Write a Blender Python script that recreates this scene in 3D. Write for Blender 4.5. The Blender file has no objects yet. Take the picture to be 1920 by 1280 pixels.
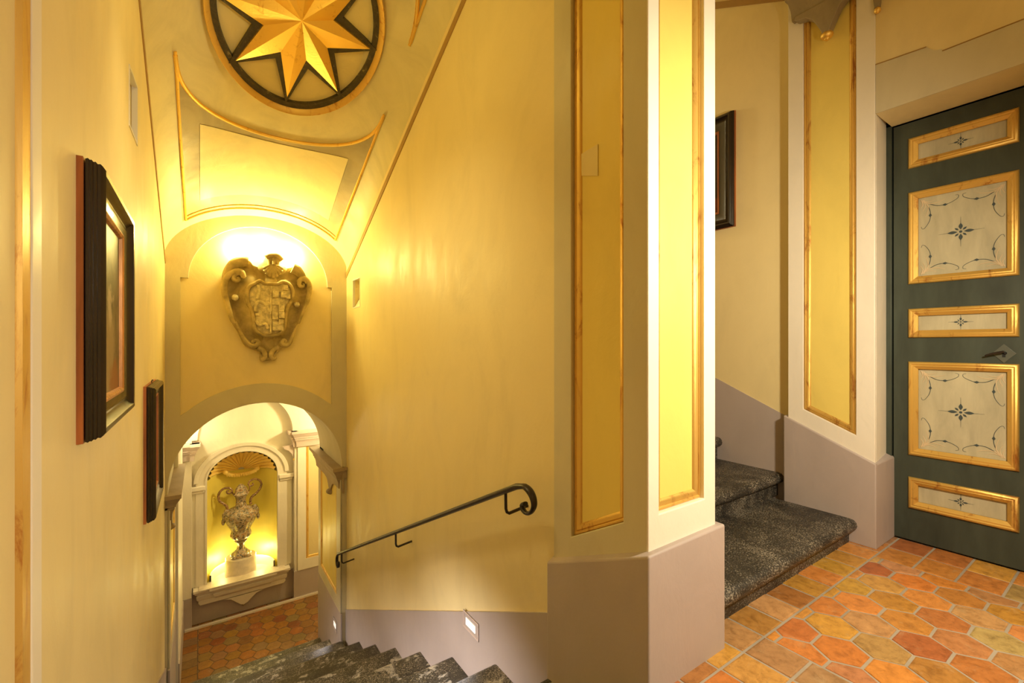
import bpy, bmesh, math, random
from mathutils import Vector, Matrix
from mathutils.geometry import tessellate_polygon
PI = math.pi
sc = bpy.context.scene
COL = sc.collection
random.seed(7)

# ---------------------------------------------------------------- camera
F_PX = 845.0
TH = math.atan(584 / F_PX)
cam = bpy.data.cameras.new('camera')
cam.sensor_width = 36.0
cam.sensor_fit = 'HORIZONTAL'
cam.lens = 36.0 * F_PX / 1920.0
cam.shift_y = 5.0 / 1920.0
cam.clip_start = 0.02
co = bpy.data.objects.new('camera', cam)
COL.objects.link(co)
co.location = (0, 0, 1.2)
co.rotation_euler = (PI / 2, 0, -TH)
sc.camera = co

# ---------------------------------------------------------------- view, world
sc.view_settings.view_transform = 'Standard'
sc.view_settings.look = 'None'
sc.view_settings.gamma = 1.0
sc.view_settings.use_curve_mapping = False
sc.view_settings.exposure = 0.0
w = bpy.data.worlds.new('world')
sc.world = w
w.use_nodes = True
w.node_tree.nodes['Background'].inputs[0].default_value = (1, .8, .5, 1)
w.node_tree.nodes['Background'].inputs[1].default_value = 0.05

# ---------------------------------------------------------------- lights
WARM = (1.0, .86, .56)
def light(name, kind, loc, power, color=WARM, size=.08, aim=None, spot=None, blend=.6):
    l = bpy.data.lights.new(name, kind)
    l.energy = power
    l.color = color
    if kind == 'AREA':
        l.size = size
    else:
        l.shadow_soft_size = size
    if kind == 'SPOT':
        l.spot_size = math.radians(spot)
        l.spot_blend = blend
    o = bpy.data.objects.new(name, l)
    COL.objects.link(o)
    o.location = loc
    if aim:
        d = Vector(aim) - Vector(loc)
        o.rotation_euler = d.to_track_quat('-Z', 'Y').to_euler()
    return o
light('landing_lamp', 'SPOT', (1.80, -.22, 1.75), 165, (1, .88, .66), .09, (2.0, 1.3, .75), 172, .75)
light('landing_fill_light', 'POINT', (1.5, -1.3, 3.0), 18, (1, .84, .50), .15)  # added fill without a fixture, brightens the left wall and landing
for lx, lz_, lp in ((.31, 2.11, 17), (.53, 2.15, 13), (.74, 2.09, 17)):
    light('shield_lamp', 'POINT', (lx, 4.985, lz_), lp, (1, .83, .29), .02)
light('flight_lamp', 'SPOT', (.02, 2.1, 2.75), 52, (1, .82, .42), .10, (1.3, 3.2, -.5), 112, 1.0)
light('vault_fill_light', 'POINT', (.40, 2.2, 2.9), 8, (1, .79, .24), .2)  # added yellow fill, no fixture here; warms vault and upper walls
light('niche_lamp', 'POINT', (.28, 7.98, -2.00), 5.0, (1, .88, .40), .06)
light('niche_lamp', 'POINT', (.76, 7.98, -2.00), 5.0, (1, .88, .40), .06)
light('lower_landing_lamp', 'POINT', (1.9, 6.9, .25), 68, (1, .84, .44), .08)
light('capital_lamp', 'POINT', (-.08, 7.35, .02), 6, (1, .84, .46), .03)
light('upper_flight_lamp', 'POINT', (2.5, 4.2, 3.4), 34, (1, .85, .50), .1)

# ---------------------------------------------------------------- materials
def nt(name):
    m = bpy.data.materials.new(name)
    m.use_nodes = True
    t = m.node_tree
    return m, t, t.nodes['Principled BSDF']
def N(t, k, **kw):
    n = t.nodes.new(k)
    for a, b in kw.items():
        setattr(n, a, b)
    return n
def noise(t, scale, detail=4, rough=.55, vec=None, dist=0):
    n = N(t, 'ShaderNodeTexNoise')
    n.inputs['Scale'].default_value = scale
    n.inputs['Detail'].default_value = detail
    n.inputs['Roughness'].default_value = rough
    n.inputs['Distortion'].default_value = dist
    if vec is not None:
        t.links.new(vec, n.inputs['Vector'])
    return n
def ramp(t, fac, stops):
    r = N(t, 'ShaderNodeValToRGB')
    e = r.color_ramp.elements
    while len(e) < len(stops):
        e.new(.5)
    for i, (p, c) in enumerate(stops):
        e[i].position = p
        e[i].color = (*c, 1) if len(c) == 3 else c
    t.links.new(fac, r.inputs[0])
    return r.outputs[0]
def mixc(t, fac, a, b, mode='MIX'):
    m = N(t, 'ShaderNodeMix', data_type='RGBA', blend_type=mode)
    for i, v in ((0, fac), (6, a), (7, b)):
        if isinstance(v, (int, float)):
            m.inputs[i].default_value = v
        elif isinstance(v, tuple):
            m.inputs[i].default_value = (*v, 1)
        else:
            t.links.new(v, m.inputs[i])
    return m.outputs[2]
def bump(t, b, h, strength=.3, dist=.01):
    n = N(t, 'ShaderNodeBump')
    n.inputs['Strength'].default_value = strength
    n.inputs['Distance'].default_value = dist
    t.links.new(h, n.inputs['Height'])
    t.links.new(n.outputs[0], b.inputs['Normal'])
def coord(t, sx=1, sy=1, sz=1):
    c = N(t, 'ShaderNodeNewGeometry')
    m = N(t, 'ShaderNodeMapping')
    m.inputs['Scale'].default_value = (sx, sy, sz)
    t.links.new(c.outputs['Position'], m.inputs['Vector'])
    return m.outputs[0]
def plaster(name, c, var=.12, rough=.42, spec=.4, bs=.25):
    m, t, b = nt(name)
    v = coord(t, 1.4, 1.4, .7)
    n1 = noise(t, 1.6, 6, .6, v, 1.2)
    d = tuple(x * (1 - var) for x in c)
    l = tuple(min(.95, x * (1 + var * .5)) for x in c)
    col = ramp(t, n1.outputs[0], [(.3, d), (.5, c), (.72, l)])
    n3 = noise(t, 9, 5, .7, v, .6)
    col = mixc(t, ramp(t, n3.outputs[0], [(.58, (0, 0, 0)), (.8, (.35, .35, .35))]), col, d)
    t.links.new(col, b.inputs['Base Color'])
    n2 = noise(t, 5, 6, .6, coord(t, 1, 1, .6), .5)
    rr = ramp(t, n2.outputs[0], [(.3, (rough - .08,) * 3), (.7, (rough + .14,) * 3)])
    t.links.new(rr, b.inputs['Roughness'])
    b.inputs['Specular IOR Level'].default_value = spec
    bump(t, b, n2.outputs[0], bs, .02)
    return m
M = {}
M['wall'] = plaster('yellow_plaster', (.86, .71, .36), .07, .47)
M['vault'] = plaster('vault_plaster', (.74, .64, .35), .16)
M['greige'] = plaster('greige_plaster', (.66, .59, .39), .08)
M['cream'] = plaster('cream_plaster', (.90, .83, .68), .05)
M['panel'] = plaster('panel_plaster', (.88, .69, .17), .06)
M['base'] = plaster('mauve_plinth_plaster', (.48, .40, .36), .06, .5)
M['band'] = plaster('wash_band_plaster', (.42, .33, .16), .25)
M['brown'] = plaster('brown_line_paint', (.42, .25, .08), .15)
M['niche'] = plaster('niche_yellow_plaster', (.85, .70, .14), .05)
M['stone_trim'] = plaster('pale_stone_trim', (.80, .72, .60), .08, .5)
M['capital'] = plaster('capital_stone_paint', (.36, .29, .17), .25, .5, .4, .5)
M['impost'] = plaster('impost_stone_paint', (.42, .32, .20), .15, .5)
M['patch'] = plaster('pale_repair_patch', (.84, .70, .34), .1)
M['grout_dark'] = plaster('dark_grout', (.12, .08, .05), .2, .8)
M['grout'] = plaster('grout', (.42, .36, .28), .2, .8)
M['mauve_trim'] = plaster('mauve_trim_paint', (.62, .50, .44), .1, .5)

def gilt(name='gilding', c1=(.78, .50, .12), c2=(.46, .19, .04), amt=.55, metal=.6):
    m, t, b = nt(name)
    n = noise(t, 14, 6, .7, coord(t, 1, 1, .35), .8)
    col = ramp(t, n.outputs[0], [(.3, c1), (amt, c1), (amt + .12, c2)])
    t.links.new(col, b.inputs['Base Color'])
    b.inputs['Metallic'].default_value = metal
    b.inputs['Roughness'].default_value = .38
    n2 = noise(t, 60, 3)
    bump(t, b, n2.outputs[0], .2, .004)
    return m
M['gilt'] = gilt()
M['gold'] = gilt('gold_leaf', (.98, .66, .16), (.70, .38, .07), .58, .8)
M['gold_rim'] = gilt('gold_rim_paint', (.78, .50, .12), (.55, .22, .04), .54, .35)
M['shell'] = gilt('shell_gold_paint', (1.0, .74, .22), (.92, .58, .14), .6, .15)

def simple(name, c, rough=.5, metal=0, spec=.5, nscale=0, var=.3, ns=(1, 1, 1), bs=.2):
    m, t, b = nt(name)
    if nscale:
        n = noise(t, nscale, 5, .6, coord(t, *ns), .4)
        col = ramp(t, n.outputs[0], [(.3, tuple(x * (1 - var) for x in c)), (.7, tuple(min(1, x * (1 + var)) for x in c))])
        t.links.new(col, b.inputs['Base Color'])
        bump(t, b, n.outputs[0], bs, .005)
    else:
        b.inputs['Base Color'].default_value = (*c, 1)
    b.inputs['Roughness'].default_value = rough
    b.inputs['Metallic'].default_value = metal
    b.inputs['Specular IOR Level'].default_value = spec
    return m
M['iron'] = simple('black_wrought_iron', (.030, .022, .016), .38, .3, .6, 30, .3)
M['darkframe'] = simple('ebonised_frame_wood', (.016, .008, .005), .25, 0, .6, 25, .5, (1, 1, .15))
M['redwood'] = simple('bare_reddish_wood', (.35, .11, .03), .5, 0, .4, 18, .45, (1, 1, .1))
M['goldwood'] = simple('worn_orange_gilt_wood', (.50, .22, .06), .4, .3, .5, 30, .4, (1, 1, .2))
M['green'] = simple('dark_green_door_paint', (.050, .062, .045), .45, 0, .4, 10, .25, (1, 1, .25))
M['lock'] = simple('worn_grey_green_iron', (.11, .12, .095), .4, .3)
M['gap'] = simple('dark_rebate_shadow_paint', (.008, .008, .006), .7)
M['pale'] = simple('pale_sage_panel_paint', (.50, .45, .29), .5, 0, .4, 14, .16, (1, 1, .25))
M['inkgreen'] = simple('ink_green_paint', (.05, .07, .07), .5)
M['pinkleaf'] = simple('cream_leaf_paint', (.66, .52, .32), .5)
M['darkband'] = None
M['lens'] = None
M['shield'] = simple('weathered_ochre_stone', (.50, .39, .17), .7, 0, .3, 9, .38, (1, 1, 1), .6)
M['shieldwhite'] = simple('pale_worn_plaster', (.74, .62, .36), .65, 0, .3, 22, .4, (1, 1, 1), .6)
M['marble'] = simple('veined_cream_marble', (.68, .58, .46), .4, 0, .5, 6, .22, (1, 1, 1), .1)
M['white'] = simple('white_plaster_box', (.80, .74, .62), .5)

def darkband():
    m, t, b = nt('worn_dark_green_strapwork')
    n = noise(t, 24, 6, .75, coord(t), 1.0)
    col = ramp(t, n.outputs[0], [(.4, (.055, .045, .022)), (.60, (.09, .07, .035)), (.68, (.36, .29, .12))])
    t.links.new(col, b.inputs['Base Color'])
    b.inputs['Roughness'].default_value = .5
    bump(t, b, n.outputs[0], .3, .004)
    return m
M['darkband'] = darkband()

def stone(name, patch):
    m, t, b = nt(name)
    v = coord(t)
    fine = noise(t, 125, 4, .75, v)
    big = noise(t, 3.3, 5, .65, v, 1.0)
    a = N(t, 'ShaderNodeMath', operation='ADD')
    t.links.new(fine.outputs[0], a.inputs[0])
    mm = N(t, 'ShaderNodeMath', operation='MULTIPLY')
    mm.inputs[1].default_value = .42
    t.links.new(big.outputs[0], mm.inputs[0])
    t.links.new(mm.outputs[0], a.inputs[1])
    f = ramp(t, a.outputs[0], [(.74, (0, 0, 0)), (.86, (1, 1, 1))])
    n2 = noise(t, 20, 6, .7, v, .5)
    dark = ramp(t, n2.outputs[0], [(.3, (.012, .011, .010)), (.7, (.055, .048, .036))])
    col = mixc(t, f, dark, (.40, .35, .27))
    pn = noise(t, 5.5, 7, .7, coord(t, 1, 1.2, .2), .4)
    pf = ramp(t, pn.outputs[0], [(patch, (0, 0, 0)), (patch + .035, (1, 1, 1))])
    pm = mixc(t, 1.0, pf, ramp(t, n2.outputs[0], [(.35, (.1, .1, .1)), (.6, (.8, .8, .8))]), 'MULTIPLY')
    col = mixc(t, pm, col, (.62, .58, .50))
    t.links.new(col, b.inputs['Base Color'])
    b.inputs['Roughness'].default_value = .42
    bump(t, b, a.outputs[0], .6, .006)
    return m
M['stone'] = stone('dark_speckled_lava_stone', .74)
M['stone_worn'] = stone('dark_lava_stone_with_white_wear', .56)

def tilemat():
    m, t, b = nt('glazed_terracotta_tiles')
    at = N(t, 'ShaderNodeAttribute', attribute_name='tint')
    v = coord(t)
    n = noise(t, 22, 9, .74, v, .35)
    var = ramp(t, n.outputs[0], [(.28, (.55, .50, .45)), (.5, (1, 1, 1)), (.75, (1.3, 1.35, 1.4))])
    col = mixc(t, 1.0, at.outputs['Color'], var, 'MULTIPLY')
    n2 = noise(t, 90, 4, .75, v)
    col = mixc(t, ramp(t, n2.outputs[0], [(.64, (0, 0, 0)), (.72, (.7, .7, .7))]), col, (.10, .05, .02))
    n3 = noise(t, 9, 9, .8, v, .6)
    col = mixc(t, ramp(t, n3.outputs[0], [(.56, (0, 0, 0)), (.70, (.45, .45, .45))]), col, (.62, .44, .24))
    t.links.new(col, b.inputs['Base Color'])
    t.links.new(ramp(t, n.outputs[0], [(.3, (.28,) * 3), (.7, (.5,) * 3)]), b.inputs['Roughness'])
    bump(t, b, n.outputs[0], .35, .006)
    return m
M['tile'] = tilemat()

def emis(name, c, s):
    m, t, b = nt(name)
    b.inputs['Base Color'].default_value = (*c, 1)
    b.inputs['Emission Color'].default_value = (*c, 1)
    b.inputs['Emission Strength'].default_value = s
    return m
M['lens'] = emis('frosted_lamp_glass', (1, .95, .85), .8)

def majolica():
    m, t, b = nt('painted_majolica_glaze')
    v = coord(t, 1, 1, 1)
    n = noise(t, 12, 5, .65, v, 2.0)
    col = ramp(t, n.outputs[0], [(.30, (.03, .035, .05)), (.38, (.36, .16, .04)), (.44, (.55, .40, .22)),
                                 (.52, (.50, .42, .30)), (.57, (.10, .12, .08)), (.64, (.62, .30, .05)), (.72, (.66, .60, .5))])
    n2 = noise(t, 26, 3, .6, v, 1.5)
    col = mixc(t, ramp(t, n2.outputs[0], [(.56, (0, 0, 0)), (.60, (.9, .9, .9))]), col, (.05, .05, .06))
    t.links.new(col, b.inputs['Base Color'])
    b.inputs['Roughness'].default_value = .18
    bump(t, b, n.outputs[0], .5, .01)
    return m
M['majolica'] = majolica()
M['handle'] = simple('brown_and_white_glaze', (.30, .17, .08), .2, 0, .6, 45, .9)

def canvas(name, cy, cz, kind):
    # procedural old-master surface: dark varnish, blotches of figure and drapery
    m, t, b = nt(name)
    g = N(t, 'ShaderNodeNewGeometry')
    s = N(t, 'ShaderNodeSeparateXYZ')
    t.links.new(g.outputs['Position'], s.inputs[0])
    def blob(y0, z0, ry, rz, soft=.5):
        mp = N(t, 'ShaderNodeMapping', vector_type='TEXTURE')
        mp.inputs['Location'].default_value = (0, y0, z0)
        mp.inputs['Scale'].default_value = (50, ry, rz)
        t.links.new(nz, mp.inputs['Vector'])
        gr = N(t, 'ShaderNodeTexGradient', gradient_type='SPHERICAL')
        t.links.new(mp.outputs[0], gr.inputs[0])
        return ramp(t, gr.outputs[1], [(.02, (0, 0, 0)), (soft, (1, 1, 1))])
    nn = noise(t, 11, 4, .6, g.outputs['Position'], 1)
    vm = N(t, 'ShaderNodeVectorMath', operation='MULTIPLY_ADD')
    vm.inputs[1].default_value = (.0, .16, .16)
    t.links.new(nn.outputs['Color'], vm.inputs[0])
    t.links.new(g.outputs['Position'], vm.inputs[2])
    sub = N(t, 'ShaderNodeVectorMath', operation='SUBTRACT')
    sub.inputs[1].default_value = (0, .08, .08)
    t.links.new(vm.outputs[0], sub.inputs[0])
    nz = sub.outputs[0]
    if kind == 'olive':
        col = ramp(t, nn.outputs[0], [(.35, (.06, .045, .015)), (.65, (.16, .12, .04))])
        col = mixc(t, blob(cy, cz - .15, .16, .22), col, (.30, .21, .09))
        col = mixc(t, blob(cy + .02, cz + .03, .06, .08), col, (.42, .32, .17))
        col = mixc(t, blob(cy + .1, cz - .24, .12, .10), col, (.26, .10, .03))
    elif kind == 'grey':
        col = ramp(t, nn.outputs[0], [(.35, (.05, .045, .03)), (.65, (.20, .18, .12))])
        col = mixc(t, blob(cy, cz - .05, .14, .25), col, (.42, .36, .24))
    else:
        col = ramp(t, nn.outputs[0], [(.35, (.012, .006, .004)), (.65, (.035, .015, .008))])
        col = mixc(t, blob(cy, cz - .06, .10, .14), col, (.62, .46, .22))
        col = mixc(t, blob(cy - .08, cz + .24, .05, .08), col, (.52, .34, .16))
        col = mixc(t, blob(cy - .04, cz - .24, .13, .13), col, (.32, .04, .015))
    t.links.new(col, b.inputs['Base Color'])
    b.inputs['Roughness'].default_value = .42
    b.inputs['Specular IOR Level'].default_value = .3
    bump(t, b, nn.outputs[0], .3, .004)
    return m

# ---------------------------------------------------------------- mesh helper
class MB:
    def __init__(s):
        s.v = []; s.f = []; s.c = []
    def add(s, vs, fs):
        o = len(s.v)
        s.v += [tuple(p) for p in vs]
        s.f += [tuple(i + o for i in f) for f in fs]
        return s
    def box(s, x0, x1, y0, y1, z0, z1):
        vs = [(x, y, z) for x in (x0, x1) for y in (y0, y1) for z in (z0, z1)]
        return s.add(vs, [(0, 1, 3, 2), (4, 6, 7, 5), (0, 4, 5, 1), (2, 3, 7, 6), (0, 2, 6, 4), (1, 5, 7, 3)])
    def plate(s, fr, outer, holes, n0, n1):
        """2-D outline with holes in frame fr, from depth n0 to n1"""
        loops = [outer] + list(holes)
        tri = tessellate_polygon([[Vector((a, b, 0)) for a, b in l] for l in loops])
        pts = [p for l in loops for p in l]
        k = len(pts)
        vs = [fr(a, b, n0) for a, b in pts] + [fr(a, b, n1) for a, b in pts]
        fs = [tuple(t) for t in tri] + [tuple(i + k for i in reversed(t)) for t in tri]
        o = 0
        for l in loops:
            n = len(l)
            for i in range(n):
                j = (i + 1) % n
                fs.append((o + i, o + j, o + j + k, o + i + k))
            o += n
        return s.add(vs, fs)
    def ring(s, fr, poly, prof, n_base=0):
        """moulding swept round a closed polygon (mitred). prof = [(inset, height)...]"""
        n = len(poly)
        area = sum(poly[i][0] * poly[(i + 1) % n][1] - poly[(i + 1) % n][0] * poly[i][1] for i in range(n))
        sg = 1 if area > 0 else -1
        rows = []
        for ins, h in prof:
            row = []
            for i in range(n):
                p0, p1, p2 = [Vector(poly[(i + d) % n]) for d in (-1, 0, 1)]
                d1 = (p1 - p0).normalized(); d2 = (p2 - p1).normalized()
                n1 = Vector((-d1.y, d1.x)) * sg; n2 = Vector((-d2.y, d2.x)) * sg
                b = (n1 + n2); b = b / max(.2, b.length_squared / 2) 
                q = p1 + b * ins
                row.append(fr(q.x, q.y, n_base + h))
            rows.append(row)
        m = len(rows)
        vs = [p for r in rows for p in r]
        fs = []
        for a in range(m):
            b = (a + 1) % m
            for i in range(n):
                j = (i + 1) % n
                fs.append((a * n + i, a * n + j, b * n + j, b * n + i))
        return s.add(vs, fs)
    def loft(s, rows, closed=False, caps=True, loop=False):
        k = len(rows[0]); o = len(s.v)
        vs = [p for r in rows for p in r]; fs = []
        R = len(rows)
        for a in range(R if loop else R - 1):
            b = (a + 1) % R
            for i in range(k if closed else k - 1):
                j = (i + 1) % k
                fs.append((a * k + i, a * k + j, b * k + j, b * k + i))
        if closed and caps and not loop:
            fs.append(tuple(range(k))); fs.append(tuple(range((R - 1) * k, R * k)))
        return s.add(vs, fs)
    def tube(s, pts, rad, seg=10, flat=(1, 1), up=None, loop=False):
        P = [Vector(p) for p in pts]; n = len(P)
        if not hasattr(rad, '__len__'):
            rad = [rad] * n
        rows = []; prev = None
        for i in range(n):
            if loop:
                d = P[(i + 1) % n] - P[i - 1]
            else:
                d = P[min(i + 1, n - 1)] - P[max(i - 1, 0)]
            d.normalize()
            if up is not None:
                a = Vector(up)
            else:
                a = prev if prev is not None else (Vector((0, 0, 1)) if abs(d.z) < .9 else Vector((1, 0, 0)))
            e1 = (a - d * a.dot(d)).normalized(); e2 = d.cross(e1); prev = e1
            rows.append([tuple(P[i] + (e1 * math.cos(t) * flat[0] + e2 * math.sin(t) * flat[1]) * rad[i])
                         for t in [2 * PI * k / seg for k in range(seg)]])
        return s.loft(rows, True, True, loop)
    def lathe(s, c, prof, seg=40, a0=0, a1=2 * PI, fn=None):
        full = abs(a1 - a0 - 2 * PI) < 1e-6
        n = seg if full else seg + 1
        rows = []
        for r, z in prof:
            row = []
            for i in range(n):
                t = a0 + (a1 - a0) * i / seg
                q = fn(r, z, t) if fn else r
                row.append((c[0] + q * math.cos(t), c[1] + q * math.sin(t), c[2] + z))
            rows.append(row)
        return s.loft(rows, full, full)
    def ball(s, c, r, seg=14, sc_=(1, 1, 1)):
        rows = []
        for a in range(9):
            t = PI * a / 8
            rows.append([(c[0] + r * sc_[0] * math.sin(t) * math.cos(p), c[1] + r * sc_[1] * math.sin(t) * math.sin(p),
                          c[2] + r * sc_[2] * math.cos(t)) for p in [2 * PI * k / seg for k in range(seg)]])
        return s.loft(rows, True, False)
    def build(s, name, mat, parent=None, smooth=35, bevel=0):
        me = bpy.data.meshes.new(name)
        off = Vector(parent.location) if parent is not None else Vector((0, 0, 0))
        pp = parent
        while pp is not None and pp.parent is not None:
            pp = pp.parent; off += Vector(pp.location)
        me.from_pydata([tuple(Vector(p) - off) for p in s.v], [], s.f)
        bm = bmesh.new(); bm.from_mesh(me)
        bmesh.ops.remove_doubles(bm, verts=bm.verts, dist=1e-5)
        bmesh.ops.recalc_face_normals(bm, faces=bm.faces)
        bm.to_mesh(me); bm.free()
        for p in me.polygons:
            p.use_smooth = True
        me.set_sharp_from_angle(angle=math.radians(smooth))
        me.materials.append(mat)
        o = bpy.data.objects.new(name, me); COL.objects.link(o)
        if parent is not None:
            o.parent = parent
        if bevel:
            b = o.modifiers.new('bevel', 'BEVEL'); b.width = bevel; b.segments = 3
            b.limit_method = 'ANGLE'; b.angle_limit = math.radians(50)
        return o
def thing(name, loc, label, cat, group=None):
    o = bpy.data.objects.new(name, None); COL.objects.link(o)
    o.location = loc; o.empty_display_size = .1
    o['label'] = label; o['category'] = cat
    if group: o['group'] = group
    return o
def tag(o, label, cat, group=None):
    o['label'] = label; o['category'] = cat
    if group: o['group'] = group
    return o
def struct(o):
    o['kind'] = 'structure'
    return o
def frX(x, sgn):   # frame on plane X=x : a=Y, b=Z, n outwards = sgn
    return lambda a, b, n: (x + sgn * n, a, b)
def frY(y, sgn):   # a=X, b=Z
    return lambda a, b, n: (a, y + sgn * n, b)
def arc(cx, cz, rx, rz, a0, a1, n):
    return [(cx + rx * math.cos(math.radians(a0 + (a1 - a0) * i / n)), cz + rz * math.sin(math.radians(a0 + (a1 - a0) * i / n))) for i in range(n + 1)]
def rect(a0, a1, b0, b1):
    return [(a0, b0), (a1, b0), (a1, b1), (a0, b1)]
def spline(pts, n=8):
    out = []
    P = [Vector(p) for p in pts]
    for i in range(len(P) - 1):
        p0 = P[max(i - 1, 0)]; p1 = P[i]; p2 = P[i + 1]; p3 = P[min(i + 2, len(P) - 1)]
        for k in range(n):
            t = k / n
            out.append(tuple(.5 * ((2 * p1) + (p2 - p0) * t + (2 * p0 - 5 * p1 + 4 * p2 - p3) * t * t + (3 * p1 - p0 - 3 * p2 + p3) * t ** 3)))
    out.append(tuple(P[-1]))
    return out
GM = [(0, 0), (0, .008), (.004, .013), (.010, .014), (.014, .009), (.018, .013), (.028, .011), (.036, .005), (.039, 0)]  # gilt moulding profile

LOW = -2.7225                     # lower landing level
SL = .497                         # slope of the descending vault
def zs(y): return 1.95 + SL * (5.03 - y)
def vz(x, y):
    q = max(0, 1 - ((x - .52) / .79) ** 2)
    return zs(y) + .5 * math.sqrt(q)

# ================================================================ SETTING: walls
XL, XR = -.26, 1.30
# left wall of the descending flight, with the hole of the recessed lamp
hl = [(2.60, 2.17), (2.90, 2.19), (2.90, 2.475), (2.60, 2.43)]
mb = MB().plate(frX(XL, -1), rect(-2.6, 5.06, -3.2, 4.8), [hl], 0, .12)
mb.box(XL - .3, XL - .12, -2.6, 5.06, -3.2, 4.8)
struct(mb.build('wall_left', M['wall']))
# spine wall between the two flights
hr = [(4.53, 1.575), (4.78, 1.575), (4.78, 1.86), (4.53, 1.86)]
mb = MB().plate(frX(XR, 1), rect(1.44, 5.06, -3.2, 4.8), [hr], 0, .12)
mb.box(XR + .12, 1.66, 1.44, 6.2, -3.2, 5.4)
struct(mb.build('wall_spine', M['wall']))
# end wall of the descending flight: deep arch below, recessed field above
ocx, ohw, osp, orr = .505, .745, -.10, .725
opening = [(1.25, LOW - .3)] + arc(ocx, osp, ohw, orr, 0, 180, 40) + [(-.24, LOW - .3)]
outer = [(-.5, LOW - .3)] + opening[::-1] + [(1.6, LOW - .3), (1.6, 3.2), (-.5, 3.2)]
outer = [(-.5, LOW - .3)] + [p for p in opening[::-1]] + [(1.6, LOW - .3), (1.6, 3.2), (-.5, 3.2)]
field = [(-.15, .555)] + [(.5 + .915 * math.cos(math.radians(a)), -.1 + .915 * math.sin(math.radians(a))) for a in [134.7 - (134.7 - 45.3) * i / 24 for i in range(25)]][1:-1] + [(1.147, .56)] \
    + [(1.147, 1.80), (1.105, 1.80)] + arc(.507, 1.80, .598, .545, 0, 180, 36)[1:] + [(-.15, 1.80)]
mb = MB().plate(frY(5.03, 1), outer, [field], 0, .03)
struct(mb.build('wall_arch_face', M['greige'], bevel=.003))
fieldw = [(-.4, .2)] + arc(ocx, osp, ohw + .02, orr + .02, 180, 0, 40) + [(1.4, .2), (1.4, 2.6), (-.4, 2.6)]
mb = MB().plate(frY(5.06, 1), outer, [], 0, 1.06)
struct(mb.build('wall_end_arch', M['greige']))
fp = [(-.16, .54)] + [(.5 + .905 * math.cos(math.radians(a)), -.1 + .905 * math.sin(math.radians(a))) for a in [134.7 - (134.7 - 45.3) * i / 24 for i in range(25)]][1:-1] + [(1.156, .54), (1.156, 1.81)] \
    + arc(.507, 1.81, .606, .552, 0, 180, 36) + [(-.16, 1.81)]
mb = MB().plate(frY(5.052, 1), fp, [], 0, .02)
struct(mb.build('wall_lunette', M['wall']))

# vaults
def vault(name, x0, x1, f, y0, y1, ny, thick=.12, mat='vault'):
    nx = 40
    rows = []
    for j in range(ny + 1):
        y = y0 + (y1 - y0) * j / ny
        lo = []
        for i in range(nx + 1):
            a = PI * (1 - i / nx)
            x = (x0 + x1) / 2 + (x1 - x0) / 2 * math.cos(a)
            lo.append((x, y, f(x, y)))
        up = [(x0 - .05 + (x1 - x0 + .1) * (nx - i) / nx, y, f((x0 + x1) / 2, y) + thick) for i in range(nx + 1)]
        rows.append(lo + up)
    return struct(MB().loft(rows, True, True).build(name, M[mat], smooth=40))
vault('ceiling_descending_vault', XL - .01, XR + .01, vz, .95, 5.04, 2)
def vz2(x, y):
    q = max(0, 1 - ((x - 2.495) / .855) ** 2)
    return 3.87 + .5 * (y - 2.02) + .45 * math.sqrt(q)
struct(MB().plate(frX(3.33, -1), [(1.4, vz2(3.35, 1.4) - .03), (6.2, vz2(3.35, 6.2) - .03), (6.2, vz2(3.35, 6.2) + .02), (1.4, vz2(3.35, 1.4) + .02)], [], 0, .01).build('trim_10', M['brown']))
vault('ceiling_ascending_vault', 1.64, 3.35, vz2, 1.6, 6.4, 2)
struct(MB().box(-.6, 4.2, -2.8, 1.62, 4.62, 4.8).build('ceiling', M['vault']))
struct(MB().plate(frY(.95, 1), [(-.3, 3.95)] + [(x, vz(x, .95)) for x in [-.26 + 1.56 * i / 20 for i in range(21)]] + [(1.3, 4.7), (-.3, 4.7)], [], 0, .05).build('wall_over_stairs', M['wall']))
# thin brown painted lines where the vault meets the walls
for nm, x, sg in (('trim_1', XL, 1), ('trim_2', XR, -1)):
    p = [(1.0, zs(1.0) - .035), (5.03, zs(5.03) - .035), (5.03, zs(5.03) + .02), (1.0, zs(1.0) + .02)]
    struct(MB().plate(frX(x, sg), p, [], 0, .006).build(nm, M['brown']))

# right side: recessed stair wall, wall over the door, end walls
struct(MB().box(3.33, 3.7, 1.40, 6.4, -.1, 6.8).build('wall_right', M['wall']))
struct(MB().box(1.6, 3.4, 6.2, 6.4, -.1, 6.8).build('wall_upper_end', M['wall']))
wo = [(-2.6, 0), (.265, 0), (.265, 2.552), (.963, 2.552), (.963, 4.8), (-2.6, 4.8)]
struct(MB().plate(frX(3.262, 1), [(-2.6, 2.552), (.963, 2.552), (.963, 4.8), (-2.6, 4.8)], [], 0, .33).box(3.262, 3.59, -2.6, .285, -.02, 2.552).build('wall_door_side', M['wall']))
struct(MB().box(3.59, 3.72, -2.6, 1.42, -.05, 4.8).build('wall_door_backing', M['greige']))
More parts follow.
